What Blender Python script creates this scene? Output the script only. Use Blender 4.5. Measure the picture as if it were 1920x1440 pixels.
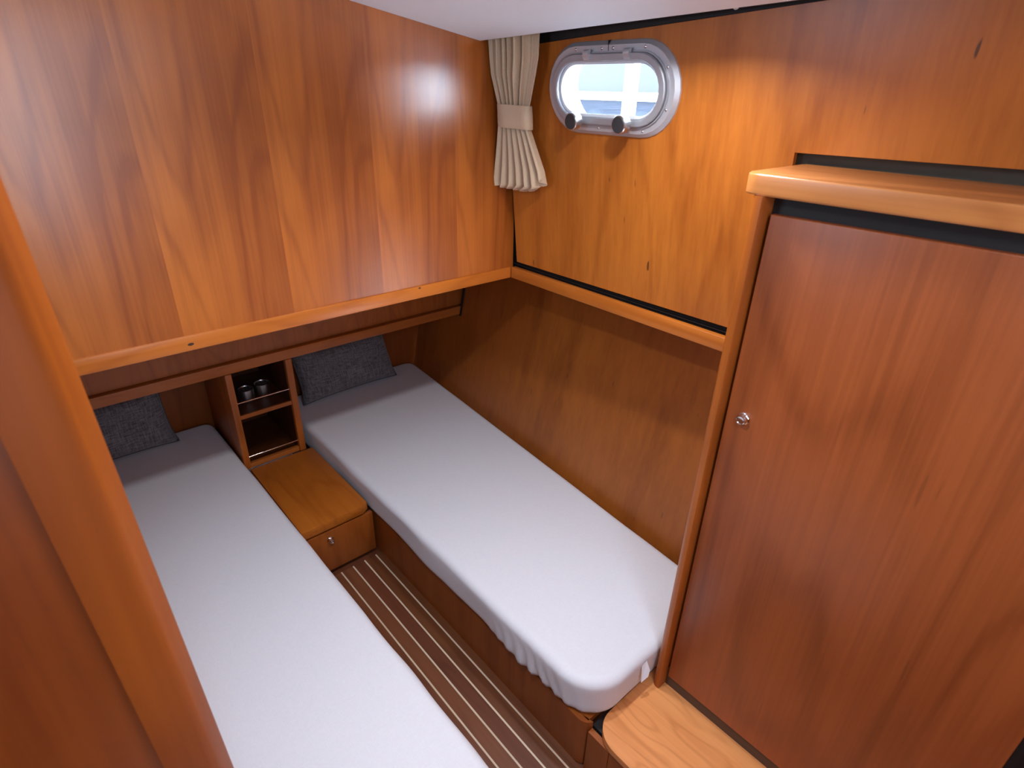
import bpy, bmesh, math, random
from mathutils import Vector, Matrix, noise
from mathutils.geometry import tessellate_polygon

for o in list(bpy.data.objects): bpy.data.objects.remove(o, do_unlink=True)
S = bpy.context.scene
COL = S.collection
PI = math.pi

# ------------------------------------------------------------------ camera
CAM_R = Vector((0.75270675, -0.6579586, 0.02286994))
CAM_U = Vector((0.28380196, 0.35562315, 0.89049909))
CAM_F = Vector((0.59404461, 0.66379414, -0.45440988))
cd = bpy.data.cameras.new('camera')
cam = bpy.data.objects.new('camera', cd); COL.objects.link(cam)
cd.sensor_width = 36.0
cd.lens = 1071.215 * 36.0 / 1920.0
cd.clip_start = 0.02
m = Matrix((CAM_R, CAM_U, -CAM_F)).transposed().to_4x4()
m.translation = (-1.48884, -1.69420, 1.82223)
cam.matrix_world = m
cd.dof.use_dof = True; cd.dof.focus_distance = 2.3; cd.dof.aperture_fstop = 5.6
S.camera = cam

# ------------------------------------------------------------------ world, lights, exposure
w = bpy.data.worlds.new('overcast_sky'); S.world = w; w.use_nodes = True
bg = w.node_tree.nodes['Background']
bg.inputs[0].default_value = (0.72, 0.84, 1.0, 1); bg.inputs[1].default_value = 34.0

def area(name, loc, target, size, power, color, shape='SQUARE', sy=None, spread=PI):
    l = bpy.data.lights.new(name, 'AREA'); l.shape = shape; l.size = size
    if sy: l.size_y = sy
    l.energy = power; l.color = color; l.spread = spread
    o = bpy.data.objects.new(name, l); COL.objects.link(o)
    o.location = loc
    o.rotation_euler = (Vector(target) - Vector(loc)).to_track_quat('-Z', 'Y').to_euler()
    return o
YEND_L = -2.53
WARM = (0.90, 0.94, 1.0)
COOL = (0.66, 0.80, 1.0)
area('starboard_downlight_lamp', (-0.44, -0.90, 2.004), (-0.44, -0.90, 0), 0.07, 5.9, WARM, 'DISK', None, math.radians(145))
area('port_downlight_lamp', (-1.14, -0.90, 2.004), (-1.14, -0.90, 0), 0.07, 6.6, WARM, 'DISK', None, math.radians(145))
area('deck_hatch_daylight', (-1.02, -1.80, 2.03), (-1.0, -1.75, 0), 0.46, 8.0, COOL, 'SQUARE')
area('companionway_daylight', (-1.42, YEND_L, 1.55), (-1.1, 0.0, 1.50), 0.50, 13.0, COOL, 'RECTANGLE', 0.90)
area('port_side_fill', (-1.70, -0.54, 1.84), (0, -0.54, 1.84), 0.36, 4.0, (0.52, 0.74, 1.0), 'RECTANGLE', 0.14)  # added cool fill to lift the ceiling; no porthole stands on this side

S.view_settings.view_transform = 'Standard'; S.view_settings.look = 'None'
S.view_settings.gamma = 1.0; S.view_settings.use_curve_mapping = False
S.view_settings.exposure = 0.0

# ------------------------------------------------------------------ materials
class NT:
    def __init__(s, name):
        s.m = bpy.data.materials.new(name); s.m.use_nodes = True
        s.t = s.m.node_tree; s.n = s.t.nodes; s.p = s.n['Principled BSDF']
    def new(s, typ, **kw):
        n = s.n.new(typ)
        for k, v in kw.items(): setattr(n, k, v)
        return n
    def link(s, a, b): s.t.links.new(a, b)
    def val(s, sock, v):
        if hasattr(v, 'is_output') or isinstance(v, bpy.types.NodeSocket): s.link(v, sock)
        else: sock.default_value = v
    def math(s, op, a, b=None, c=None, clamp=False):
        n = s.new('ShaderNodeMath', operation=op); n.use_clamp = clamp
        s.val(n.inputs[0], a)
        if b is not None: s.val(n.inputs[1], b)
        if c is not None: s.val(n.inputs[2], c)
        return n.outputs[0]
    def noise(s, vec, scale, detail=2, rough=0.5, dist=0.0):
        n = s.new('ShaderNodeTexNoise'); s.link(vec, n.inputs['Vector'])
        n.inputs['Scale'].default_value = scale; n.inputs['Detail'].default_value = detail
        n.inputs['Roughness'].default_value = rough; n.inputs['Distortion'].default_value = dist
        return n.outputs['Fac']
    def mix(s, f, a, b, mode='MIX'):
        n = s.new('ShaderNodeMix', data_type='RGBA', blend_type=mode)
        s.val(n.inputs[0], f)
        for i, v in ((6, a), (7, b)):
            if isinstance(v, bpy.types.NodeSocket): s.link(v, n.inputs[i])
            else: n.inputs[i].default_value = (*v, 1)
        return n.outputs[2]
    def ramp(s, f, lo, hi):
        n = s.new('ShaderNodeMapRange'); n.interpolation_type = 'SMOOTHSTEP'
        s.val(n.inputs[0], f); n.inputs[1].default_value = lo; n.inputs[2].default_value = hi
        return n.outputs[0]

def wood(name, grain='z', light=(0.56, 0.215, 0.052), dark=(0.30, 0.090, 0.018), seed=0.0, rings=9.0, ringscale=2.2,
         rough=0.34, leaf=None, flecks=0.0, pores=0.35, stretch=0.14, blotch=0.55, leafgrad=0.35, spec=0.5, coat=0.0, tint=(0.90, 0.655, 0.31)):
    light = tuple(a * b for a, b in zip(light, tint)); dark = tuple(a * b for a, b in zip(dark, tint))
    N = NT(name)
    tc = N.new('ShaderNodeTexCoord'); sep = N.new('ShaderNodeSeparateXYZ'); N.link(tc.outputs['Object'], sep.inputs[0])
    c = {'x': sep.outputs[0], 'y': sep.outputs[1], 'z': sep.outputs[2]}
    leaf_f = None
    if leaf:
        ax, wid, off = leaf
        sh = N.math('DIVIDE', N.math('SUBTRACT', c[ax], off), wid)
        fr = N.math('FRACT', sh); leaf_f = fr
        idx = N.math('FLOOR', sh)
        c[ax] = N.math('ADD', N.math('MULTIPLY', fr, wid), N.math('MULTIPLY', idx, 0.004))
    order = [a for a in 'xyz' if a != grain]
    def vec(k, sd):
        cb = N.new('ShaderNodeCombineXYZ')
        N.link(N.math('ADD', c[order[0]], sd), cb.inputs[0]); N.link(N.math('ADD', c[order[1]], sd * 0.37), cb.inputs[1])
        N.link(N.math('MULTIPLY', c[grain], k), cb.inputs[2]); return cb.outputs[0]
    n1 = N.noise(vec(stretch, seed), ringscale * 2.0, 1.2, 0.4, 0.1)
    wob = N.noise(vec(0.30, seed + 3), 26, 2, 0.5)
    ph = N.math('ADD', N.math('MULTIPLY', n1, rings * 6.28), N.math('MULTIPLY', wob, 1.4))
    sn = N.math('MULTIPLY_ADD', N.math('SINE', ph), 0.5, 0.5)
    line = N.math('POWER', sn, 6.0)
    fine = N.noise(vec(0.020, seed + 7), 150, 3, 0.6)
    band = N.noise(vec(0.045, seed + 11), 22, 2, 0.5)
    bl = N.noise(vec(0.55, seed + 17), 3.4, 3, 0.55, 0.4)
    f = N.math('MULTIPLY', line, 0.36)
    streak = N.noise(vec(0.012, seed + 29), 60, 2, 0.6)
    f = N.math('ADD', f, N.math('MULTIPLY', N.math('SUBTRACT', streak, 0.5), 0.8))
    f = N.math('ADD', f, N.math('MULTIPLY', N.math('SUBTRACT', fine, 0.45), pores))
    f = N.math('ADD', f, N.math('MULTIPLY', N.math('SUBTRACT', band, 0.45), 0.75))
    f = N.math('ADD', f, N.math('MULTIPLY', N.ramp(bl, 0.25, 0.75), blotch))
    if leaf_f is not None: f = N.math('ADD', f, N.math('MULTIPLY', N.math('SUBTRACT', leaf_f, 0.5), leafgrad))
    f = N.math('ADD', f, -0.02, clamp=True)
    col = N.mix(f, light, dark)
    if flecks > 0:
        fl = N.noise(vec(0.09, seed + 23), 85, 0, 0.5)
        fl = N.ramp(fl, 0.83, 0.87)
        col = N.mix(N.math('MULTIPLY', fl, flecks), col, (0.10, 0.030, 0.008))
    N.link(col, N.p.inputs['Base Color'])
    N.p.inputs['Roughness'].default_value = rough
    N.p.inputs['Specular IOR Level'].default_value = spec
    if coat: N.p.inputs['Coat Weight'].default_value = coat; N.p.inputs['Coat Roughness'].default_value = 0.26
    bp_ = N.new('ShaderNodeBump'); bp_.inputs['Strength'].default_value = 0.04; bp_.inputs['Distance'].default_value = 0.002
    N.link(fine, bp_.inputs['Height']); N.link(bp_.outputs[0], N.p.inputs['Normal'])
    return N.m

def plain(name, col, rough=0.5, metal=0.0, var=0.0, vscale=30, bump=0.0, spec=0.5):
    N = NT(name)
    N.p.inputs['Roughness'].default_value = rough; N.p.inputs['Metallic'].default_value = metal
    N.p.inputs['Specular IOR Level'].default_value = spec
    tc = N.new('ShaderNodeTexCoord')
    n = N.noise(tc.outputs['Object'], vscale, 3, 0.55)
    d = tuple(max(0, c * (1 - var)) for c in col); l = tuple(min(1, c * (1 + var)) for c in col)
    N.link(N.mix(n, d, l), N.p.inputs['Base Color'])
    if bump:
        b = N.new('ShaderNodeBump'); b.inputs['Strength'].default_value = bump; b.inputs['Distance'].default_value = 0.002
        N.link(n, b.inputs['Height']); N.link(b.outputs[0], N.p.inputs['Normal'])
    return N.m

def cloth(name, c1, c2, scale=900, bump=0.15, sheen=0.1, mott=0.5, s1=(1, 0.12, 1), s2=(0.12, 1, 0.12)):
    N = NT(name); tc = N.new('ShaderNodeTexCoord'); sep = N.new('ShaderNodeSeparateXYZ'); N.link(tc.outputs['Object'], sep.inputs[0])
    def stretched(a, b, c_):
        mp = N.new('ShaderNodeMapping'); N.link(tc.outputs['Object'], mp.inputs[0]); mp.inputs['Scale'].default_value = (a, b, c_); return mp.outputs[0]
    a = N.noise(stretched(*s1), scale, 2, 0.6); b = N.noise(stretched(*s2), scale, 2, 0.6)
    f = N.math('MULTIPLY', N.math('ADD', a, b), 0.5)
    f2 = N.ramp(f, 0.5 - mott * 0.3, 0.5 + mott * 0.3)
    N.link(N.mix(f2, c1, c2), N.p.inputs['Base Color'])
    N.p.inputs['Roughness'].default_value = 0.9; N.p.inputs['Specular IOR Level'].default_value = 0.15
    N.p.inputs['Sheen Weight'].default_value = sheen
    bm_ = N.new('ShaderNodeBump'); bm_.inputs['Strength'].default_value = bump; bm_.inputs['Distance'].default_value = 0.0015
    N.link(f, bm_.inputs['Height']); N.link(bm_.outputs[0], N.p.inputs['Normal'])
    return N.m

M = {}
M['bulkhead'] = wood('cherry_slip_matched', 'z', seed=1.3, leaf=('x', 0.297, -1.21), flecks=0.8, rings=11.0, ringscale=1.9, stretch=0.20, blotch=0.75, rough=0.32, leafgrad=0.45, spec=0.9, coat=0.5, pores=0.6)
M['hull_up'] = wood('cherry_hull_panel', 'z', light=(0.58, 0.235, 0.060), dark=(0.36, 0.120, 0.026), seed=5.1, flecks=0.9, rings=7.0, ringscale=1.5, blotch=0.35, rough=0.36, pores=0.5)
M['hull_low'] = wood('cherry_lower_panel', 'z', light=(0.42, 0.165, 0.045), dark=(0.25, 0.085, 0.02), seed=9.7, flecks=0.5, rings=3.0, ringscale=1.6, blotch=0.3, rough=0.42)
M['trim_x'] = wood('cherry_trim_x', 'x', light=(0.66, 0.27, 0.075), dark=(0.46, 0.165, 0.038), seed=2.2, rings=6, ringscale=5, rough=0.35)
M['trim_y'] = wood('cherry_trim_y', 'y', light=(0.62, 0.25, 0.07), dark=(0.44, 0.155, 0.036), seed=4.2, rings=5, ringscale=5, rough=0.35)
M['fascia'] = wood('cherry_fascia', 'z', light=(0.42, 0.175, 0.06), dark=(0.28, 0.105, 0.033), seed=6.2, rings=9, ringscale=4, stretch=0.2, rough=0.42)
M['shelf_x'] = wood('cherry_shelf', 'x', light=(0.47, 0.19, 0.058), dark=(0.34, 0.125, 0.033), seed=3.8, rings=5, ringscale=5, rough=0.40)
M['case'] = wood('cherry_bookcase', 'z', light=(0.48, 0.185, 0.05), dark=(0.33, 0.115, 0.028), seed=8.4, rings=4, ringscale=4, rough=0.40)
M['stand_y'] = wood('cherry_nightstand', 'y', light=(0.53, 0.21, 0.045), dark=(0.36, 0.12, 0.022), seed=12.4, rings=5, ringscale=4, rough=0.36)
M['drawer'] = wood('cherry_drawer', 'z', light=(0.36, 0.125, 0.035), dark=(0.23, 0.07, 0.018), seed=14.0, rings=4, ringscale=4, rough=0.36)
M['base_z'] = wood('cherry_bed_base', 'z', light=(0.35, 0.12, 0.033), dark=(0.22, 0.068, 0.017), seed=15.5, rings=4, ringscale=3, rough=0.40)
M['door'] = wood('cherry_wardrobe_door', 'z', light=(0.37, 0.122, 0.058), dark=(0.20, 0.058, 0.022), seed=20.3, rings=9, ringscale=1.25, stretch=0.22, blotch=0.28, flecks=0.3, rough=0.38, pores=0.7)
M['ward'] = wood('cherry_wardrobe_side', 'z', light=(0.46, 0.165, 0.045), dark=(0.30, 0.095, 0.024), seed=22.3, rings=4, ringscale=4, rough=0.36)
M['counter'] = wood('cherry_counter', 'y', light=(0.62, 0.27, 0.10), dark=(0.42, 0.155, 0.05), seed=25.0, rings=8, ringscale=4, stretch=0.15, rough=0.30, tint=(1.0, 0.88, 0.65))
M['platform'] = wood('cherry_platform', 'y', light=(0.74, 0.36, 0.135), dark=(0.50, 0.20, 0.06), seed=28.0, rings=9, ringscale=4.5, stretch=0.32, rough=0.36, tint=(1.12, 0.95, 0.85))
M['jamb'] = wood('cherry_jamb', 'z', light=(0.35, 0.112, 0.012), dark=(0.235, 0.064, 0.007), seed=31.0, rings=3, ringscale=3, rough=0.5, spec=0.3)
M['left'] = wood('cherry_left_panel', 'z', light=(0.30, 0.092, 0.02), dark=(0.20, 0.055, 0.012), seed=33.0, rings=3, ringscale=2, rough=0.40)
M['teak'] = [wood('teak_plank_%d' % i, 'y', light=l, dark=d, seed=40.0 + i * 3, rings=3, ringscale=8, pores=0.8, rough=0.45, blotch=0.3, tint=(0.72, 0.50, 0.38))
             for i, (l, d) in enumerate((((0.27, 0.125, 0.062), (0.15, 0.062, 0.028)), ((0.21, 0.085, 0.045), (0.12, 0.045, 0.022)), ((0.22, 0.10, 0.042), (0.12, 0.05, 0.019))))]
M['holly'] = wood('holly_inlay', 'y', light=(0.70, 0.56, 0.40), dark=(0.58, 0.44, 0.30), seed=50.0, rough=0.5, tint=(1, 1, 1))
M['black'] = plain('black_recess', (0.010, 0.008, 0.007), 0.6, var=0.3)
M['slot'] = plain('dark_brown_backing', (0.060, 0.045, 0.028), 0.7, var=0.15)
M['knot'] = plain('dark_wood_knot', (0.05, 0.018, 0.006), 0.6, var=0.3)
M['case_shade'] = wood('cherry_bookcase_shaded', 'z', light=(0.10, 0.035, 0.012), dark=(0.06, 0.02, 0.006), seed=60.0, rough=0.5)  # cherry darkened to paint in the shade inside the bookcase
M['toe'] = plain('dark_toe_strip', (0.075, 0.042, 0.028), 0.5, var=0.15)
M['ceil'] = plain('white_ceiling_vinyl', (0.82, 0.82, 0.85), 0.55, var=0.02, vscale=200, bump=0.05)
M['sheet'] = cloth('white_jersey_sheet', (0.70, 0.70, 0.735), (0.77, 0.77, 0.805), 700, 0.10, 0.1, 1.0)
M['pillow'] = cloth('charcoal_woven_cloth', (0.07, 0.07, 0.078), (0.24, 0.235, 0.25), 420, 0.35, 0.2, 0.5, (1, 0.04, 0.07), (0.07, 0.04, 1))
M['piping'] = cloth('charcoal_piping', (0.05, 0.05, 0.055), (0.12, 0.12, 0.13), 400, 0.3, 0.1, 0.6)
M['curtain'] = cloth('cream_curtain_cloth', (0.60, 0.43, 0.27), (0.68, 0.51, 0.34), 800, 0.1, 0.15, 1.0)
M['alu'] = plain('anodised_aluminium', (0.58, 0.58, 0.60), 0.40, 0.55, var=0.04, vscale=60)
M['alu_sash'] = plain('satin_aluminium_sash', (0.44, 0.44, 0.46), 0.42, 0.55, var=0.04, vscale=60)
M['chrome'] = plain('polished_chrome', (0.82, 0.81, 0.80), 0.08, 1.0)
M['steel'] = plain('brushed_steel', (0.62, 0.61, 0.60), 0.32, 1.0, var=0.12, vscale=90)
M['knobblack'] = plain('black_rubber_cap', (0.03, 0.03, 0.032), 0.45, var=0.2, vscale=300)
M['white'] = plain('white_gelcoat', (0.82, 0.83, 0.85), 0.35, var=0.02)
M['palegrey'] = plain('pale_grey_paint', (0.032, 0.036, 0.043), 0.6, var=0.08, vscale=1)
M['greyline'] = plain('dark_grey_seam', (0.025, 0.028, 0.036), 0.6, var=0.1)
M['water'] = plain('wet_gravel', (0.022, 0.026, 0.034), 0.9, var=0.9, vscale=5, bump=0.0, spec=0.0)
M['potfill'] = plain('dark_seed_filling', (0.03, 0.018, 0.014), 0.8, var=0.8, vscale=260, bump=0.8)
def glass_mat():
    N = NT('clear_glass'); N.n.remove(N.p)
    t = N.new('ShaderNodeBsdfTransparent'); t.inputs[0].default_value = (0.95, 0.97, 0.98, 1)
    g = N.new('ShaderNodeBsdfGlossy'); g.inputs['Roughness'].default_value = 0.03
    mx = N.new('ShaderNodeMixShader'); mx.inputs[0].default_value = 0.06
    N.link(t.outputs[0], mx.inputs[1]); N.link(g.outputs[0], mx.inputs[2])
    N.link(mx.outputs[0], N.n['Material Output'].inputs[0]); return N.m
M['glass'] = glass_mat()

# ------------------------------------------------------------------ helpers
def tag(o, label=None, cat=None, group=None, kind=None):
    if label: o['label'] = label
    if cat: o['category'] = cat
    if group: o['group'] = group
    if kind: o['kind'] = kind
    return o

def empty(name, loc):
    o = bpy.data.objects.new(name, None); o.empty_display_size = 0.05; o.location = loc; COL.objects.link(o); return o

def world_loc(o):
    v = Vector(o.location)
    while o.parent: o = o.parent; v += Vector(o.location)
    return v

def obj(name, bm, mat, parent=None, smooth=None):
    """bm is in world coordinates; linked under parent with its origin at the parent's origin."""
    bmesh.ops.recalc_face_normals(bm, faces=bm.faces)
    if parent is not None:
        off = world_loc(parent); bmesh.ops.translate(bm, verts=bm.verts, vec=-off)
    me = bpy.data.meshes.new(name); bm.to_mesh(me); bm.free()
    me.materials.append(mat)
    if smooth is not None:
        for p in me.polygons: p.use_smooth = True
        if smooth < 179:
            me.set_sharp_from_angle(angle=math.radians(smooth))
    o = bpy.data.objects.new(name, me); COL.objects.link(o)
    if parent is not None: o.parent = parent
    return o

def box(x0, x1, y0, y1, z0, z1, bev=0.0, seg=2, bm=None):
    b = bmesh.new()
    vs = [b.verts.new((x, y, z)) for x in sorted((x0, x1)) for y in sorted((y0, y1)) for z in sorted((z0, z1))]
    for f in ((0, 1, 3, 2), (4, 6, 7, 5), (0, 4, 5, 1), (2, 3, 7, 6), (0, 2, 6, 4), (1, 5, 7, 3)): b.faces.new([vs[i] for i in f])
    if bev: bmesh.ops.bevel(b, geom=list(b.edges), offset=bev, segments=seg, affect='EDGES', profile=0.5)
    if bm is None: return b
    return join(bm, b)

def join(bm, b):
    me = bpy.data.meshes.new('tmp'); b.to_mesh(me); b.free(); bm.from_mesh(me); bpy.data.meshes.remove(me); return bm

def prism(poly, z0, z1, bev=0.0, seg=3, zf=None):
    """vertical prism over plan polygon (x,y)."""
    b = bmesh.new()
    lo = [b.verts.new((p[0], p[1], z0)) for p in poly]; hi = [b.verts.new((p[0], p[1], z1)) for p in poly]
    n = len(poly)
    b.faces.new(lo[::-1]); b.faces.new(hi)
    for i in range(n): b.faces.new((lo[i], lo[(i + 1) % n], hi[(i + 1) % n], hi[i]))
    if bev:
        es = [e for e in b.edges if abs(e.verts[0].co.z - e.verts[1].co.z) < 1e-6]
        bmesh.ops.bevel(b, geom=es, offset=bev, segments=seg, affect='EDGES', profile=0.5)
    return b

def arc(cx, cy, r, a0, a1, n=8):
    return [(cx + r * math.cos(math.radians(a0 + (a1 - a0) * i / n)), cy + r * math.sin(math.radians(a0 + (a1 - a0) * i / n))) for i in range(n + 1)]

def frame_axes(d):
    d = Vector(d).normalized()
    u = d.orthogonal().normalized(); return d, u, d.cross(u)

def lathe(profile, origin, axis, n=24, up=None):
    """profile: list of (radius, height along axis)."""
    d, u, v = frame_axes(axis); o = Vector(origin); b = bmesh.new(); rows = []
    for r, h in profile:
        if r < 1e-6: rows.append([b.verts.new(o + d * h)])
        else: rows.append([b.verts.new(o + d * h + (u * math.cos(2 * PI * k / n) + v * math.sin(2 * PI * k / n)) * r) for k in range(n)])
    for a, c in zip(rows, rows[1:]):
        for k in range(n):
            k2 = (k + 1) % n
            if len(a) == 1 and len(c) == 1: continue
            if len(a) == 1: b.faces.new((a[0], c[k], c[k2]))
            elif len(c) == 1: b.faces.new((a[k], a[k2], c[0]))
            else: b.faces.new((a[k], a[k2], c[k2], c[k]))
    return b

def tube(p0, p1, r, n=10):
    d = Vector(p1) - Vector(p0)
    return lathe([(0, 0), (r, 0), (r, d.length), (0, d.length)], p0, d, n)

def struct(name, bm, mat, smooth=None):
    return tag(obj(name, bm, mat, None, smooth), kind='structure')

# ------------------------------------------------------------------ key planes
YB = -0.085                      # face of the upper bulkhead
XT = -0.0744                     # face of the ledge trim on the right wall
ZT0, ZT1 = 1.190, 1.2315         # ledge trim
def hull_x(z, d=0.0): return XT + 0.02 - 0.108 * (z - 1.2315) + d          # upper hull panel, leaning inward
def low_x(y, z): return 0.023 + 0.089 * (y + 0.93) + 0.20 * (z - 0.36)      # lower hull panel, flaring outward
def ceil_z(x, y): return 1.961 - 0.147 * ((x if x > -0.79 else -1.58 - x) + 0.22) - 0.0315 * (y + 0.075)
def gap_z(y): return 1.957 - 0.0545 * (y + 0.326)
YEND = -2.55; XL = -2.05

# ------------------------------------------------------------------ floor
fl = struct('floor', box(XL, 0.05, YEND, 1.15, -0.05, -0.006), M['teak'][1])
stripes = [-0.607 - 0.054 * i for i in range(0, 9)]
stripes = [-0.661 - 0.054 * i for i in range(0, 7)]
edges = [-0.630] + stripes
for i in range(len(edges) - 1):
    x1 = edges[i] - (0.0 if i == 0 else 0.003); x0 = edges[i + 1] + 0.003
    obj('plank', box(x0, x1, -2.3, 0.10, -0.006, 0.0), M['teak'][(2, 2, 1, 0, 0, 1, 2)[i]], fl)
for x in stripes:
    obj('inlay_strip', box(x - 0.003, x + 0.003, -2.3, 0.10, -0.006, 0.0002), M['holly'], fl)

# ------------------------------------------------------------------ back bulkhead
wb = struct('wall_back', box(XL, -0.060, YB, YB + 0.018, ZT1 - 0.02, 2.10), M['bulkhead'])
struct('ceiling_alcove', box(-1.675, 0.42, YB + 0.019, 0.72, ZT0 + 0.004, ZT0 + 0.02), M['fascia'])
struct('trim_4', box(-1.675, 0.40, 0.690, 0.705, 0.800, ZT0 + 0.0035), M['fascia'])
wa = struct('wall_alcove', box(-1.70, 0.32, 1.105, 1.12, 0.0, 0.80), M['base_z'])
obj('transom', box(XL, 0.55, 1.13, 1.15, 0.0, 2.15), M['white'], wa)
t1 = struct('trim_1', box(XL, XT, YB - 0.006, YB + 0.018, ZT0, ZT1, 0.0025), M['trim_x'], 30)
kb = lathe([(0, 0.0004), (0.0035, 0.0003), (0.004, 0)], (0, 0, 0), (0, -1, 0), 12)
bmesh.ops.scale(kb, verts=kb.verts, vec=(2.0, 1, 1)); bmesh.ops.translate(kb, verts=kb.verts, vec=(-1.2, YB - 0.006, 1.208))
obj('knot', kb, M['knot'], t1)
kb = lathe([(0, 0.0004), (0.0025, 0.0003), (0.003, 0)], (0, 0, 0), (0, -1, 0), 12)
bmesh.ops.scale(kb, verts=kb.verts, vec=(1.6, 1, 1)); bmesh.ops.translate(kb, verts=kb.verts, vec=(-0.484, YB - 0.006, 1.226))
obj('knot', kb, M['knot'], t1)
sh_ = bmesh.new()
shelf = tag(obj('headboard_shelf', prism([(-1.674, 0.667), (low_x(0.667, 0.775) - 0.006, 0.667), (low_x(1.10, 0.775) - 0.006, 1.10), (-1.674, 1.10)], 0.753, 0.797, 0.002, 2), M['shelf_x'], None, 30),
            'long cherry shelf running above both pillows and the open bookcase', 'shelf')

# ------------------------------------------------------------------ right wall
PY, PZ = -0.5365, 1.836          # porthole centre (on the hull panel)
def stadium(hl, hh, n=14):
    """loop in (s along -y, t up the panel)."""
    p = []
    for k in range(n + 1):
        a = -PI / 2 + PI * k / n; p.append((hl - hh + hh * math.cos(a), hh * math.sin(a)))
    for k in range(n + 1):
        a = PI / 2 + PI * k / n; p.append((-(hl - hh) + hh * math.cos(a), hh * math.sin(a)))
    return p
TILT = Vector((-0.108, 0, 1)).normalized()           # up along the panel
NRM = Vector((-1, 0, -0.108)).normalized()           # into the cabin
def pp(s, t, d):
    """point on the porthole: s toward the viewer, t up, d proud of the panel."""
    return Vector((hull_x(PZ), PY, PZ)) + Vector((0, -1, 0)) * s + TILT * t + NRM * d

def holed_panel(outer, thick, d0, hole):
    """outer: list of (y,z) on the hull plane."""
    def P(y, z, d): return Vector((hull_x(z), y, z)) + NRM * d
    oc = [Vector((y, z, 0)) for y, z in outer]
    hc = []
    for s, t in hole:
        q = pp(s, t, 0); hc.append(Vector((q.y, q.z, 0)))
    tris = tessellate_polygon([oc, hc]); allp = oc + hc
    b = bmesh.new()
    f_ = [b.verts.new(P(p.x, p.y, d0)) for p in allp]; k_ = [b.verts.new(P(p.x, p.y, d0 - thick)) for p in allp]
    for t in tris:
        try: b.faces.new([f_[i] for i in t]); b.faces.new([k_[i] for i in reversed(t)])
        except ValueError: pass
    for st, n in ((0, len(oc)), (len(oc), len(hc))):
        for i in range(n):
            i2 = (i + 1) % n
            b.faces.new((f_[st + i], f_[st + i2], k_[st + i2], k_[st + i]))
    return b
YSL = -1.078                     # left end of the dark slot behind the counter
outer = [(YB - 0.019, ZT1 + 0.020), (YSL, ZT1 + 0.026), (YSL, 1.717), (YEND, 1.717 + 0.012 * (YSL - YEND)), (YEND, gap_z(YEND)), (YB - 0.019, gap_z(YB - 0.019))]
wr = struct('wall_right', holed_panel(outer, 0.014, 0.0, stadium(0.19, 0.085)), M['hull_up'])
def hull_strip(y0, y1, za, zb, d0, d1):
    """box that follows the lean of the hull; za/zb may be functions of y."""
    fa = za if callable(za) else (lambda y: za); fb = zb if callable(zb) else (lambda y: zb)
    b = bmesh.new(); v = []
    for y in (y0, y1):
        for z in (fa(y), fb(y)):
            for d in (d0, d1): v.append(b.verts.new(Vector((hull_x(z), y, z)) + NRM * d))
    for f in ((0, 1, 3, 2), (4, 6, 7, 5), (0, 4, 5, 1), (2, 3, 7, 6), (0, 2, 6, 4), (1, 5, 7, 3)): b.faces.new([v[i] for i in f])
    return b
obj('shadow_gap', hull_strip(YB + 0.02, YSL - 0.06, ZT1 - 0.03, ZT1 + 0.06, -0.016, -0.026), M['black'], wr)
obj('corner_gap', hull_strip(YB + 0.03, YB - 0.05, ZT1 - 0.03, 2.06, -0.016, -0.024), M['black'], wr)
obj('slot_backing', hull_strip(YSL + 0.05, YEND, 1.55, 1.80, -0.026, -0.034), M['slot'], wr)
obj('ceiling_gap', hull_strip(YB + 0.02, YEND, lambda y: gap_z(y) - 0.03, lambda y: gap_z(y) + 0.12, -0.016, -0.026), M['black'], wr)
obj('top_rail', hull_strip(YB + 0.02, YEND, lambda y: gap_z(y) + 0.001, lambda y: gap_z(y) + 0.10, -0.015, -0.002), M['black'], wr)
# white hull skin outside with its own cut-out
obj('hull_skin', holed_panel([(1.2, 1.26), (YEND - 0.05, 1.26), (YEND - 0.05, 2.2), (1.2, 2.2)], 0.012, -0.085, stadium(0.215, 0.105)), M['white'], wr)
# lower hull panel
b = bmesh.new(); v = []
for y in (1.12, -1.13):
    for z in (0.0, ZT1):
        for d in (0, 0.015): v.append(b.verts.new((low_x(y, z) + d, y, z)))
for f in ((0, 1, 3, 2), (4, 6, 7, 5), (0, 4, 5, 1), (2, 3, 7, 6), (0, 2, 6, 4), (1, 5, 7, 3)): b.faces.new([v[i] for i in f])
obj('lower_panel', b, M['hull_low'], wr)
obj('outer_side', box(0.52, 0.54, YEND, 1.15, -0.05, 1.25), M['white'], wr)
obj('outer_return', box(-0.05, 0.54, YEND, 1.15, ZT1 + 0.006, ZT1 + 0.008), M['black'], wr)
b = bmesh.new(); v = []
for y in (0.662, 0.668):
    for z in (0.745, ZT0):
        for d in (-0.012, -0.0005): v.append(b.verts.new((low_x(y, z) + d, y, z)))
for f in ((0, 1, 3, 2), (4, 6, 7, 5), (0, 4, 5, 1), (2, 3, 7, 6), (0, 2, 6, 4), (1, 5, 7, 3)): b.faces.new([v[i] for i in f])
obj('end_gap', b, M['black'], wr)
# ledge trim on the right wall
t2 = struct('trim_2', box(XT, XT + 0.022, -1.128, YB - 0.0065, ZT0, ZT1, 0.0025), M['trim_y'], 30)
obj('ledge_board', prism([(XT + 0.022, YB + 0.0), (XT + 0.022, -1.128), (low_x(-1.128, ZT0) - 0.003, -1.128), (low_x(YB, ZT0) - 0.003, YB)], ZT0 + 0.004, ZT0 + 0.022), M['hull_low'], t2)

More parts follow.
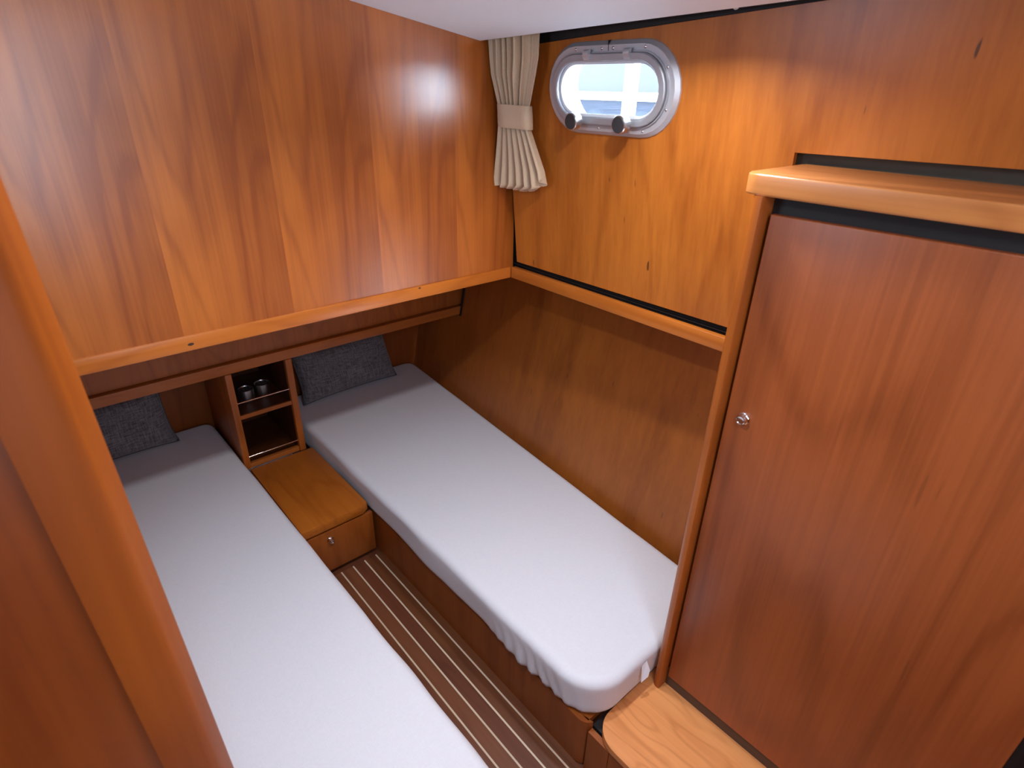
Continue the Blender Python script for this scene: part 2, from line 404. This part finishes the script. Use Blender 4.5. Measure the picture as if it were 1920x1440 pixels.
# ------------------------------------------------------------------ ceiling
def ceil_panel(xs, ys, dz, thick=0.012):
    b = bmesh.new(); top = []; bot = []
    for x in xs:
        top.append([b.verts.new((x, y, ceil_z(x, y) + dz + thick)) for y in ys]); bot.append([b.verts.new((x, y, ceil_z(x, y) + dz)) for y in ys])
    nx, ny = len(xs), len(ys)
    for i in range(nx - 1):
        for j in range(ny - 1):
            b.faces.new((top[i][j], top[i + 1][j], top[i + 1][j + 1], top[i][j + 1])); b.faces.new((bot[i][j], bot[i][j + 1], bot[i + 1][j + 1], bot[i + 1][j]))
    for i in range(nx - 1):
        b.faces.new((top[i][0], bot[i][0], bot[i + 1][0], top[i + 1][0])); b.faces.new((top[i][-1], top[i + 1][-1], bot[i + 1][-1], bot[i][-1]))
    for j in range(ny - 1):
        b.faces.new((top[0][j], top[0][j + 1], bot[0][j + 1], bot[0][j])); b.faces.new((top[-1][j], bot[-1][j], bot[-1][j + 1], top[-1][j + 1]))
    return b
ce = struct('ceiling', ceil_panel([-0.648, -0.22], [YEND, YB - 0.003], 0.0), M['ceil'])
obj('centre_panel', ceil_panel([-0.93, -0.79, -0.651], [YEND, YB - 0.003], 0.003), M['ceil'], ce)
obj('port_panel', ceil_panel([XL, -0.933], [YEND, YB - 0.003], 0.0), M['ceil'], ce)
obj('deck', box(XL - 0.1, 0.55, YEND - 0.1, 1.2, 2.17, 2.2), M['white'], ce)

# ------------------------------------------------------------------ left wall, jamb, wall behind
CX, CY = -1.48884, -1.69420
D = 0.62
bl_ = box(XL, CX - 0.090 * D, CY + D + 0.012, CY + D + 0.03, 0.0, 2.12)
for v_ in bl_.verts: v_.co.x += 0.025 * (1.755 - v_.co.z)
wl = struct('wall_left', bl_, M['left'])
struct('wall_entry', box(XL - 0.03, XL, YEND, 1.15, -0.05, 2.17), M['base_z'])
struct('wall_port', box(-1.69, -1.675, CY + D + 0.07, 1.104, 0.0, ZT0), M['base_z'])
xj0 = CX - 0.0965 * D; xj1 = CX - 0.019 * D; xj2 = CX + 0.0166 * (D + 0.055)
pj = [(xj0, CY + D), ] + [(xj1 - 0.004, CY + D), (xj1 + 0.004, CY + D + 0.003), (xj1 + 0.009, CY + D + 0.009)] + [(xj2 - 0.002, CY + D + 0.05), (xj2, CY + D + 0.058), (xj2 - 0.006, CY + D + 0.066), (xj0, CY + D + 0.066)]
bj = prism(pj, 0.0, 2.12)
for v_ in bj.verts: v_.co.x += 0.025 * (1.755 - v_.co.z)
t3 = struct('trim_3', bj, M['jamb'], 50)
wf = struct('wall_front', box(XL, 0.55, YEND - 0.03, YEND, -0.05, 2.17), M['ward'])

# ------------------------------------------------------------------ porthole
port = empty('window_1', pp(0, -0.12, 0)); tag(port, kind='structure')
def ring_loft(loops, closed=True):
    """loops: list of (hl, hh, proud)."""
    b = bmesh.new(); rows = []
    for hl, hh, d in loops: rows.append([b.verts.new(pp(s, t, d)) for s, t in stadium(hl, hh)])
    n = len(rows[0]); L = len(rows)
    for i in range(L if closed else L - 1):
        a, c = rows[i], rows[(i + 1) % L]
        for k in range(n): b.faces.new((a[k], a[(k + 1) % n], c[(k + 1) % n], c[k]))
    return b
obj('flange', ring_loft([(0.2325, 0.117, 0.0), (0.2315, 0.116, 0.004), (0.222, 0.1065, 0.014), (0.196, 0.083, 0.014), (0.196, 0.083, 0.0)]), M['alu'], port, 25)
obj('seat_ring', ring_loft([(0.2065, 0.0925, 0.013), (0.2065, 0.0925, 0.019), (0.203, 0.089, 0.019), (0.203, 0.089, 0.013)]), M['alu_sash'], port, 25)
obj('sash', ring_loft([(0.200, 0.0885, 0.008), (0.200, 0.0885, 0.024), (0.1975, 0.086, 0.0265), (0.183, 0.0715, 0.0265), (0.180, 0.0685, 0.024), (0.180, 0.0685, 0.008)]), M['alu_sash'], port, 25)
obj('gasket', ring_loft([(0.1805, 0.069, 0.0105), (0.1805, 0.069, 0.0135), (0.1735, 0.062, 0.0135), (0.1735, 0.062, 0.0105)]), M['white'], port, 25)
b = bmesh.new(); loop = stadium(0.180, 0.0685)
fv = [b.verts.new(pp(s, t, 0.0095)) for s, t in loop]; kv = [b.verts.new(pp(s, t, 0.0035)) for s, t in loop]
b.faces.new(fv); b.faces.new(kv[::-1]); n = len(loop)
for i in range(n): b.faces.new((fv[i], kv[i], kv[(i + 1) % n], fv[(i + 1) % n]))
obj('pane', b, M['glass'], port)
obj('reveal', ring_loft([(0.182, 0.0705, 0.002), (0.190, 0.080, 0.002), (0.221, 0.111, -0.100), (0.212, 0.101, -0.100)]), M['white'], port, 25)
for s in (-0.062, 0.078):
    h = bmesh.new()
    prof = [(0.026, 0.072), (0.030, 0.076), (0.0335, 0.083), (0.0335, 0.091), (0.029, 0.097), (0.022, 0.098), (0.022, 0.086), (0.0262, 0.078)]
    rows = [[h.verts.new(pp(s + ds, t, d)) for d, t in prof] for ds in (-0.010, 0.010)]
    for i in range(len(prof)):
        j = (i + 1) % len(prof); h.faces.new((rows[0][i], rows[0][j], rows[1][j], rows[1][i]))
    h.faces.new(rows[0]); h.faces.new(rows[1][::-1])
    obj('hinge', h, M['alu'], port, 40)
for s in (-0.088, 0.087):
    base = pp(s, -0.078, 0.0245)
    k = obj('dog_knob', lathe([(0, 0), (0.012, 0), (0.012, 0.010), (0.022, 0.014), (0.0235, 0.019), (0.0235, 0.038), (0.022, 0.0405), (0, 0.0405)], base, NRM, 24), M['steel'], port, 30)
    obj('cap', lathe([(0, 0.0425), (0.0195, 0.0425), (0.0208, 0.0405), (0.0208, 0.0400)], base, NRM, 24), M['knobblack'], k, 30)
for s, t in ((-0.115, 0.0985), (-0.020, 0.0985), (0.020, 0.0985), (0.125, 0.0985), (0.196, 0.052), (0.200, -0.044), (0.130, -0.0985), (-0.025, -0.0985)):
    obj('screw', lathe([(0, 0.0018), (0.002, 0.0016), (0.0042, 0.0002), (0.0042, -0.001)], pp(s, t, 0.014), NRM, 10), M['chrome'], port, 60)
j = bmesh.new(); vv = []
for s in (-0.0008, 0.0008):
    for t in (0.090, 0.1172):
        for d in (0.0, 0.0146): vv.append(j.verts.new(pp(s + 0.004, t, d)))
for f in ((0, 1, 3, 2), (4, 6, 7, 5), (0, 4, 5, 1), (2, 3, 7, 6), (0, 2, 6, 4), (1, 5, 7, 3)): j.faces.new([vv[i] for i in f])
obj('joint', j, M['black'], port)

# ------------------------------------------------------------------ outside the porthole
ground = struct('ground', box(0.16, 16.0, -14, 30, 1.60, 1.70), M['water'])
obj('bounce_apron', box(0.12, 1.02, -3.5, 3.5, 1.70, 1.705), M['white'], ground)  # white sheet added to bounce sky light up through the porthole onto the ceiling
qw = tag(obj('quay_shed', box(11.2, 14.0, -12, 28, 1.70, 7.0), M['palegrey'], None), 'pale grey boarded shed wall seen through the porthole', 'shed')
for y_ in (1.0, 5.5, 10.9, 14.0, 19.0):
    obj('board_seam', box(11.16, 11.2, y_, y_ + 0.12, 1.70, 7.0), M['greyline'], qw)
tag(obj('quay_kerb', box(10.4, 10.7, -12, 28, 1.70, 1.885, 0.02), M['white'], None, 30), 'white low kerb outside the porthole in front of the grey shed', 'kerb')
tag(obj('mooring_post', box(0.49, 0.535, -0.130, -0.086, 1.705, 2.9, 0.006), M['white'], None, 30), 'white upright post standing close outside the porthole', 'post')

# ------------------------------------------------------------------ curtain
cur = empty('curtain', (hull_x(1.55) - 0.05, -0.19, 1.535))
tag(cur, 'cream pleated curtain gathered by a tieback in the corner beside the porthole', 'curtain')
rng = random.Random(4)
def curtain_half(z):
    """(y_left, y_right) of the drape at height z."""
    key = [(1.53, -0.082, -0.285), (1.545, -0.082, -0.325), (1.60, -0.092, -0.312), (1.723, -0.119, -0.251), (1.785, -0.121, -0.259), (1.874, -0.100, -0.295), (1.915, -0.098, -0.309), (2.03, -0.102, -0.322)]
    for (z0, a0, b0), (z1, a1, b1) in zip(key, key[1:]):
        if z <= z1 or z1 == 2.03:
            f = max(0, min(1, (z - z0) / (z1 - z0))); return a0 + (a1 - a0) * f, b0 + (b1 - b0) * f
NS, NZ = 150, 60
def pleat(u, z):
    if z < 1.75: k = 6.2; amp = 0.020 - 0.008 * max(0, min(1, (z - 1.55) / 0.17))
    else: k = 8.5; amp = 0.013 + 0.016 * min(1, (z - 1.75) / 0.12)
    ph = u * k * 2 * PI
    wv = math.sin(ph + 0.9 * math.sin(ph) + 0.5)
    if z > 1.76:
        flat = max(0, (abs(u - 0.44) - 0.20)) / 0.25        # broad flat edges above the tieback
        wv = wv * max(0, 1 - 1.25 * min(1, flat)) + 0.5 * math.cos(u * 5) * min(1, flat)
    return wv * amp
b = bmesh.new(); grid = []
for i in range(NZ + 1):
    row = []
    for j in range(NS + 1):
        u = j / NS
        zb = 1.528 + 0.004 * math.sin(u * 6.2 * 2 * PI) + (0.045 * max(0, (u - 0.72) / 0.28) ** 1.3)
        z = zb + (2.03 - zb) * i / NZ
        yl, yr = curtain_half(z)
        wn = noise.noise(Vector((u * 5, z * 6, 1.7))) * 0.004
        y = yl + (yr - yl) * u + 0.006 * math.sin(u * 6.2 * 2 * PI * 2 + 1.0) * (0.6 if z < 1.75 else 0.4)
        x = hull_x(z) - 0.048 - pleat(u, z) + wn
        row.append(b.verts.new((x, y, z)))
    grid.append(row)
for i in range(NZ):
    for j in range(NS): b.faces.new((grid[i][j], grid[i][j + 1], grid[i + 1][j + 1], grid[i + 1][j]))
d_ = obj('drape', b, M['curtain'], cur, 180)
md = d_.modifiers.new('thickness', 'SOLIDIFY'); md.thickness = 0.0015
b = bmesh.new(); rows = []
for z, g in ((1.720, 0.0), (1.722, 0.0012), (1.754, 0.0018), (1.786, 0.0012), (1.788, 0.0)):
    yl, yr = -0.116, -0.258; cy = (yl + yr) / 2; hw = (yl - yr) / 2 + 0.003 + g; r = []
    for k in range(48):
        a = 2 * PI * k / 48
        ca, sa = math.cos(a), math.sin(a)
        sy = math.copysign(abs(sa) ** 0.75, sa); sx = math.copysign(abs(ca) ** 0.8, ca)
        r.append(b.verts.new((hull_x(z) - 0.0475 - (0.024 + g + 0.004 * math.sin(sy * 4)) * sx, cy + hw * sy, z + 0.002 * sy)))
    rows.append(r)
for a_, c_ in zip(rows, rows[1:]):
    for k in range(48): b.faces.new((a_[k], a_[(k + 1) % 48], c_[(k + 1) % 48], c_[k]))
obj('tieback', b, M['curtain'], cur, 180)
# screw eye on the black rail
q = Vector((hull_x(2.003), -0.89, 2.003)) + NRM * 0.004
b = lathe([(0, 0), (0.0075, 0), (0.0075, 0.003), (0.004, 0.004), (0.003, 0.010), (0, 0.010)], q - NRM * 0.006, NRM, 14)
tag(obj('rail_screw', b, M['white'], None, 30), 'small white screw head on the black strip under the ceiling', 'screw')

# ------------------------------------------------------------------ bed bases
bb = empty('bed_base', (-0.30, 0.0, 0.0)); tag(bb, 'cherry bed base panel under the right mattress along the striped floor', 'bed base')
obj('front_panel', prism([(-0.630, 1.095), (-0.630, -1.06)] + arc(-0.590, -1.06, 0.040, 180, 250, 6) + [(-0.612, -1.06), (-0.612, 1.095)], 0.0, 0.200), M['base_z'], bb, 30)
obj('slat_board', prism([(-0.612, 1.095), (-0.612, -1.085), (low_x(-1.085, 0.16) - 0.005, -1.085), (low_x(1.095, 0.16) - 0.005, 1.095)], 0.18, 0.200), M['base_z'], bb)
bl = empty('bed_base', (-1.30, 0.0, 0.0)); tag(bl, 'cherry bed base panel under the left mattress facing the aisle', 'bed base')
obj('front_panel', box(-0.995, -0.977, -1.52, 1.095, 0.0, 0.200), M['base_z'], bl)
obj('slat_board', box(-1.665, -0.995, -1.52, 1.095, 0.18, 0.200), M['base_z'], bl)

# ------------------------------------------------------------------ mattresses
def rounded_poly(corners, step=0.012):
    """corners: (x,y,radius) counter-clockwise -> dense loop."""
    out = []; n = len(corners)
    for i in range(n):
        x, y, r = corners[i]; p = Vector((x, y)); a = Vector(corners[i - 1][:2]); c = Vector(corners[(i + 1) % n][:2])
        d1 = (a - p).normalized(); d2 = (c - p).normalized(); ang = d1.angle(d2)
        L = r / math.tan(ang / 2); s = p + d1 * L; e = p + d2 * L
        cen = p + (d1 + d2).normalized() * (r / math.sin(ang / 2))
        a0 = math.atan2(s.y - cen.y, s.x - cen.x); a1 = math.atan2(e.y - cen.y, e.x - cen.x)
        while a1 < a0: a1 += 2 * PI
        m_ = max(4, int((a1 - a0) * r / step))
        for k in range(m_ + 1): t = a0 + (a1 - a0) * k / m_; out.append(Vector((cen.x + r * math.cos(t), cen.y + r * math.sin(t))))
    res = []
    for i in range(len(out)):
        a, c = out[i], out[(i + 1) % len(out)]; L = (c - a).length; k = max(1, int(L / step))
        for q_ in range(k): res.append(a + (c - a) * (q_ / k))
    return res

def mattress(name, corners, z0, z1, ruche, label, group=None, rr=0.030):
    loop = rounded_poly(corners); n = len(loop)
    nr = []
    for i in range(n):
        t = (loop[(i + 1) % n] - loop[i - 1]).normalized(); nr.append(Vector((t.y, -t.x)))
    b = bmesh.new(); rows = []
    prof = [(0.014, 0.0), (0.003, 0.004), (0.0, 0.015)]
    hh = z1 - z0
    for k in range(1, 7): prof.append((0.0, 0.015 + (hh - rr - 0.015) * k / 6))
    for k in range(1, 7): a = PI / 2 * k / 6; prof.append((rr * (1 - math.cos(a)), hh - rr + rr * math.sin(a)))
    prof += [(rr + 0.012, hh + 0.0003)]
    for ins, h in prof:
        r = []
        for i in range(n):
            p = loop[i]; wgt = ruche(p); side = max(0, 1 - max(0, (h - (hh - rr)) / rr)) if h < hh else 0
            lowf = max(0, 1 - h / (hh * 0.9))
            dsp = 0.0
            if side > 0:
                s = i * 0.012
                dsp += wgt * lowf * 0.0065 * math.sin(s * 125 + 2.4 * noise.noise(Vector((s * 9, h * 14, 0.3))) + h * 38)
                dsp += 0.007 * side * noise.noise(Vector((p.x * 5, p.y * 5, h * 6 + z0 * 7)))
                dsp -= 0.006 * lowf
            dz = 0
            if h < 0.03: dz = 0.007 * noise.noise(Vector((p.x * 9, p.y * 9, 4.0))) * (1 + 1.2 * wgt)
            q_ = p - nr[i] * (ins - dsp)
            r.append(b.verts.new((q_.x, q_.y, z0 + h + dz)))
        rows.append(r)
    for a, c in zip(rows, rows[1:]):
        for k in range(n): b.faces.new((a[k], a[(k + 1) % n], c[(k + 1) % n], c[k]))
    cen = Vector((sum(p.x for p in loop) / n, sum(p.y for p in loop) / n)); last = rows[-1]
    base = [v_.co.copy() for v_ in last]
    for f_ in (0.15, 0.35, 0.55, 0.75, 0.9):
        nw = []
        for q_ in base:
            x_ = q_.x + (cen.x - q_.x) * f_; y_ = q_.y + (cen.y - q_.y) * f_
            nw.append(b.verts.new((x_, y_, z0 + hh + 0.0003)))
        for k in range(n): b.faces.new((last[k], last[(k + 1) % n], nw[(k + 1) % n], nw[k]))
        last = nw
    c_ = b.verts.new((cen.x, cen.y, z0 + hh + 0.0003))
    for k in range(n): b.faces.new((last[k], last[(k + 1) % n], c_))
    b.faces.new(rows[0][::-1])
    o = obj(name, b, M['sheet'], None, 180)
    tag(o, label, 'mattress', group)
    return o
ZB0, ZB1 = 0.2125, 0.352
def ru(p): return max(0, 1 - (Vector((p.x, p.y)) - Vector((-0.65, -0.88))).length / 0.24) * 1.2
mr = mattress('mattress', [(-0.648, 1.085, 0.06), (-0.648, -1.120, 0.135), (low_x(-1.12, 0.21) - 0.008, -1.120, 0.05), (low_x(1.085, 0.21) - 0.008, 1.085, 0.06)], ZB0, ZB1, ru,
              'white sheeted mattress lying against the right wall beside the wardrobe')
ml = mattress('mattress', [(-1.665, 1.085, 0.05), (-1.665, -1.55, 0.10), (-0.952, -1.55, 0.10), (-0.985, 1.085, 0.05)], ZB0, ZB1, lambda p: 0.0,
              'white sheeted mattress on the left beside the foreground jamb')
# sewn tag at the foot of the right mattress
b = bmesh.new()
tp = [(-0.432, -1.122, 0.318), (-0.414, -1.1245, 0.330), (-0.412, -1.139, 0.302), (-0.421, -1.142, 0.283), (-0.443, -1.135, 0.268)]
vs = [b.verts.new(p) for p in tp]; b.faces.new(vs)
ct = obj('sheet_flap', b, M['sheet'], mr); sd = ct.modifiers.new('thickness', 'SOLIDIFY'); sd.thickness = 0.001

# ------------------------------------------------------------------ pillows
def pillow(name, cx, wid, hgt, thk, base_y, base_z, lean, yawd, label, seed):
    root = empty(name, (cx, base_y, base_z))
    tag(root, label, 'pillow', 'dark grey pillows at the head of the beds')
    Rm = Matrix.Rotation(math.radians(yawd), 4, 'Z') @ Matrix.Rotation(math.radians(lean), 4, 'X')
    nu, nv = 44, 28
    b = bmesh.new(); sides = []
    def co(u, v, s):
        # u,v in -1..1 ; s = +-1 side
        x = u * wid / 2 * (1 - 0.05 * (1 - abs(v) ** 3) * abs(u) ** 4 + 0.02 * abs(u * v) ** 3); z = v * hgt / 2 * (1 - 0.06 * (1 - abs(u) ** 3) * abs(v) ** 4 + 0.02 * abs(u * v) ** 3)
        f = ((1 - abs(u) ** 3.2) * (1 - abs(v) ** 3.2)) ** 0.42
        y = s * thk / 2 * f
        nz = noise.noise(Vector((u * 2.2 + seed, v * 2.0, s * 3.0))) * 0.016 + noise.noise(Vector((u * 6 + seed, v * 5, s))) * 0.005
        y += nz * f ** 0.5
        return Rm @ Vector((x, y, z + hgt / 2)) + Vector((cx, base_y, base_z))
    for s in (-1, 1):
        sides.append([[b.verts.new(co(-1 + 2 * i / nu, -1 + 2 * j / nv, s)) for j in range(nv + 1)] for i in range(nu + 1)])
    for g in sides:
        for i in range(nu):
            for j in range(nv): b.faces.new((g[i][j], g[i + 1][j], g[i + 1][j + 1], g[i][j + 1]))
    bmesh.ops.remove_doubles(b, verts=b.verts, dist=0.0004)
    obj('cushion', b, M['pillow'], root, 180)
    # piped seam round the edge
    pts = []
    for i in range(nu): pts.append(co(-1 + 2 * i / nu, -1, 0))
    for j_ in range(nv): pts.append(co(1, -1 + 2 * j_ / nv, 0))
    for i in range(nu): pts.append(co(1 - 2 * i / nu, 1, 0))
    for j_ in range(nv): pts.append(co(-1, 1 - 2 * j_ / nv, 0))
    b = bmesh.new(); rows = []; n = len(pts)
    for i in range(n):
        t = (pts[(i + 1) % n] - pts[i - 1]).normalized(); d, u, v = t, t.orthogonal().normalized(), None
        u = (Rm.to_3x3() @ Vector((0, 1, 0))).normalized(); v = t.cross(u)
        rows.append([b.verts.new(pts[i] + (u * math.cos(2 * PI * k / 6) + v * math.sin(2 * PI * k / 6)) * 0.0035) for k in range(6)])
    for i in range(n):
        a, c = rows[i], rows[(i + 1) % n]
        for k in range(6): b.faces.new((a[k], a[(k + 1) % 6], c[(k + 1) % 6], c[k]))
    obj('piping', b, M['piping'], root, 180)
    return root
pillow('pillow', -0.300, 0.545, 0.300, 0.150, 0.935, 0.364, -26, 1.5, 'dark grey woven pillow on the right bed leaning against the alcove back', 1.0)
pillow('pillow', -1.420, 0.525, 0.300, 0.150, 0.960, 0.364, -22, 1.5, 'dark grey woven pillow on the left bed half hidden by the jamb', 5.0)

# ------------------------------------------------------------------ bookcase between the beds
bc = empty('bookcase', (-0.832, 0.88, 0.276)); tag(bc, 'small open two-tier cherry bookcase between the two beds', 'bookcase')
for x0, x1 in ((-0.973, -0.945), (-0.720, -0.690)):
    obj('side_panel', box(x0, x1, 0.664, 1.085, 0.276, 0.752, 0.004, 2), M['case'], bc, 30)
obj('middle_shelf', box(-0.945, -0.720, 0.668, 1.075, 0.529, 0.548, 0.001), M['shelf_x'], bc)
obj('bottom_shelf', box(-0.945, -0.720, 0.690, 1.075, 0.276, 0.290, 0.001), M['case_shade'], bc)
obj('front_lip', box(-0.945, -0.720, 0.672, 0.690, 0.276, 0.299, 0.001), M['shelf_x'], bc)
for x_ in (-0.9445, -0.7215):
    obj('side_shade_sheet', box(x_, x_ + 0.001, 0.680, 1.075, 0.292, 0.752), M['case_shade'], bc)  # thin dark sheet, shade painted onto the inner side
obj('shelf_shade_sheet', box(-0.943, -0.722, 0.676, 1.074, 0.548, 0.549), M['case_shade'], bc)  # thin dark sheet, shade painted over the shelf top
obj('back_panel', box(-0.945, -0.720, 1.075, 1.085, 0.276, 0.752), M['case_shade'], bc)
for z in (0.607, 0.334):
    obj('fiddle_rail', tube((-0.9455, 0.674, z), (-0.7195, 0.674, z), 0.0035), M['chrome'], bc, 40)

def pot(x, y, label):
    p = empty('metal_pot', (x, y, 0.5492)); tag(p, label, 'pot', 'two metal pots on the bookcase shelf')
    obj('cup', lathe([(0, 0), (0.027, 0), (0.0305, 0.004), (0.0325, 0.030), (0.0335, 0.060), (0.0325, 0.061), (0.031, 0.058), (0.030, 0.050), (0, 0.050)], (x, y, 0.5492), (0, 0, 1), 28), M['steel'], p, 40)
    b = bmesh.new(); rr = random.Random(int(x * 1000))
    rings = [[b.verts.new((x, y, 0.5492 + 0.066))]]
    for r in (0.008, 0.016, 0.023, 0.029):
        rings.append([b.verts.new((x + r * math.cos(2 * PI * k / 18), y + r * math.sin(2 * PI * k / 18), 0.5492 + 0.062 - 0.25 * r + rr.uniform(-0.004, 0.004))) for k in range(18)])
    for k in range(18): b.faces.new((rings[0][0], rings[1][k], rings[1][(k + 1) % 18]))
    for a, c in zip(rings[1:], rings[2:]):
        for k in range(18): b.faces.new((a[k], c[k], c[(k + 1) % 18], a[(k + 1) % 18]))
    obj('filling', b, M['potfill'], p)
pot(-0.872, 0.790, 'small silver metal pot with dark filling, the left one on the bookcase shelf')
pot(-0.795, 0.805, 'small silver metal pot with dark filling, the right one on the bookcase shelf')

# ------------------------------------------------------------------ nightstand with drawer
ns = empty('nightstand', (-0.80, 0.40, 0.0)); tag(ns, 'low cherry nightstand with one drawer at the head of the aisle', 'nightstand')
obj('top', prism([(-0.952, 0.112), (-0.690, 0.112), (-0.662, 0.128), (-0.662, 0.663), (-0.952, 0.663)], 0.236, 0.2755, 0.0015, 2), M['stand_y'], ns, 30)
obj('carcass', box(-0.950, -0.662, 0.135, 0.663, 0.0, 0.234), M['black'], ns)
dr = obj('drawer', box(-0.945, -0.648, 0.114, 0.133, 0.022, 0.224, 0.0015), M['drawer'], ns, 30)
def push_knob(origin, axis, r, parent):
    k = obj('knob', lathe([(r * 1.25, 0), (r * 1.25, 0.0025), (r * 1.05, 0.004), (r * 0.98, 0.005), (r * 0.98, 0.013), (r * 0.90, 0.0155), (r * 0.78, 0.016), (r * 0.74, 0.0135), (0, 0.0125)], origin, axis, 32), M['chrome'], parent, 30)
    k['label'] = 'polished chrome push knob'
    return k
push_knob((-0.842, 0.114, 0.181), (0, -1, 0), 0.011, dr)

# ------------------------------------------------------------------ platform under the wardrobe
ZP = 0.205
pf = empty('platform', (-0.4, -1.5, 0.0)); tag(pf, 'light cherry platform board with rounded corner under the wardrobe', 'platform')
pl = [(-0.626, -2.45), (-0.11, -2.45), (-0.11, -1.108), (-0.545, -1.108)] + arc(-0.545, -1.190, 0.082, 90, 180, 10)
obj('top_board', prism(pl, ZP - 0.024, ZP - 0.001, 0.002, 2), M['platform'], pf, 30)
obj('front_panel', box(-0.622, -0.604, -2.45, -1.176, 0.0, ZP - 0.025), M['base_z'], pf)
obj('filler_panel', box(-0.624, -0.606, -1.1745, -1.098, 0.0, ZP - 0.030), M['base_z'], pf)
obj('dark_backing', box(-0.600, -0.30, -1.175, -1.094, 0.02, ZP - 0.026), M['black'], pf)

# ------------------------------------------------------------------ wardrobe
XD = -0.352
wd = empty('wardrobe', (-0.25, -1.5, ZP)); tag(wd, 'tall cherry wardrobe with one plain door in the right foreground', 'wardrobe')
def sidep(y0, y1):
    # rounded front edge on the outer side
    pl_ = [(-0.10, y1), (-0.10, y0), (XD - 0.020, y0)] + [(XD - 0.024, y0 + 0.003)] + arc(XD - 0.006, y1 - 0.018, 0.018, 180, 90, 6)[0:]
    return prism(pl_, ZP, 1.655)
obj('side_panel', sidep(-1.159, -1.133), M['ward'], wd, 40)
obj('side_panel', box(XD - 0.004, -0.11, -1.905, -1.875, ZP, 1.655, 0.002), M['ward'], wd, 30)
obj('carcass', box(XD + 0.022, -0.12, -1.874, -1.160, ZP + 0.045, 1.652), M['black'], wd)
obj('toe_strip', box(XD + 0.010, XD + 0.021, -1.874, -1.1595, ZP, ZP + 0.072), M['toe'], wd)
dd = obj('door', box(XD, XD + 0.020, -1.846, -1.168, 0.253, 1.622, 0.0025, 3), M['door'], wd, 30)
push_knob((XD, -1.2105, 1.180), (-1, 0, 0), 0.0115, dd)
# counter top
XC = -0.372; zc0, zc1 = 1.656, 1.6945; r = 0.035
hx = hull_x(1.6945, 0.0) - 0.001
pc = [(XC, -2.45), (hx + 0.018, -2.45), (hx + 0.018, YSL - 0.02), (hx, YSL - 0.02), (hx, -1.113), ] 
pc = [(XC, -2.45), (hx + 0.016, -2.45), (hx + 0.016, -1.1), (hx, -1.1), (hx, -1.104)] + [(-0.30, -1.104)] + arc(XC + r, -1.104 - r, r, 90, 180, 8)
obj('counter_top', prism(pc, zc0, zc1, 0.004, 3), M['counter'], wd, 40)
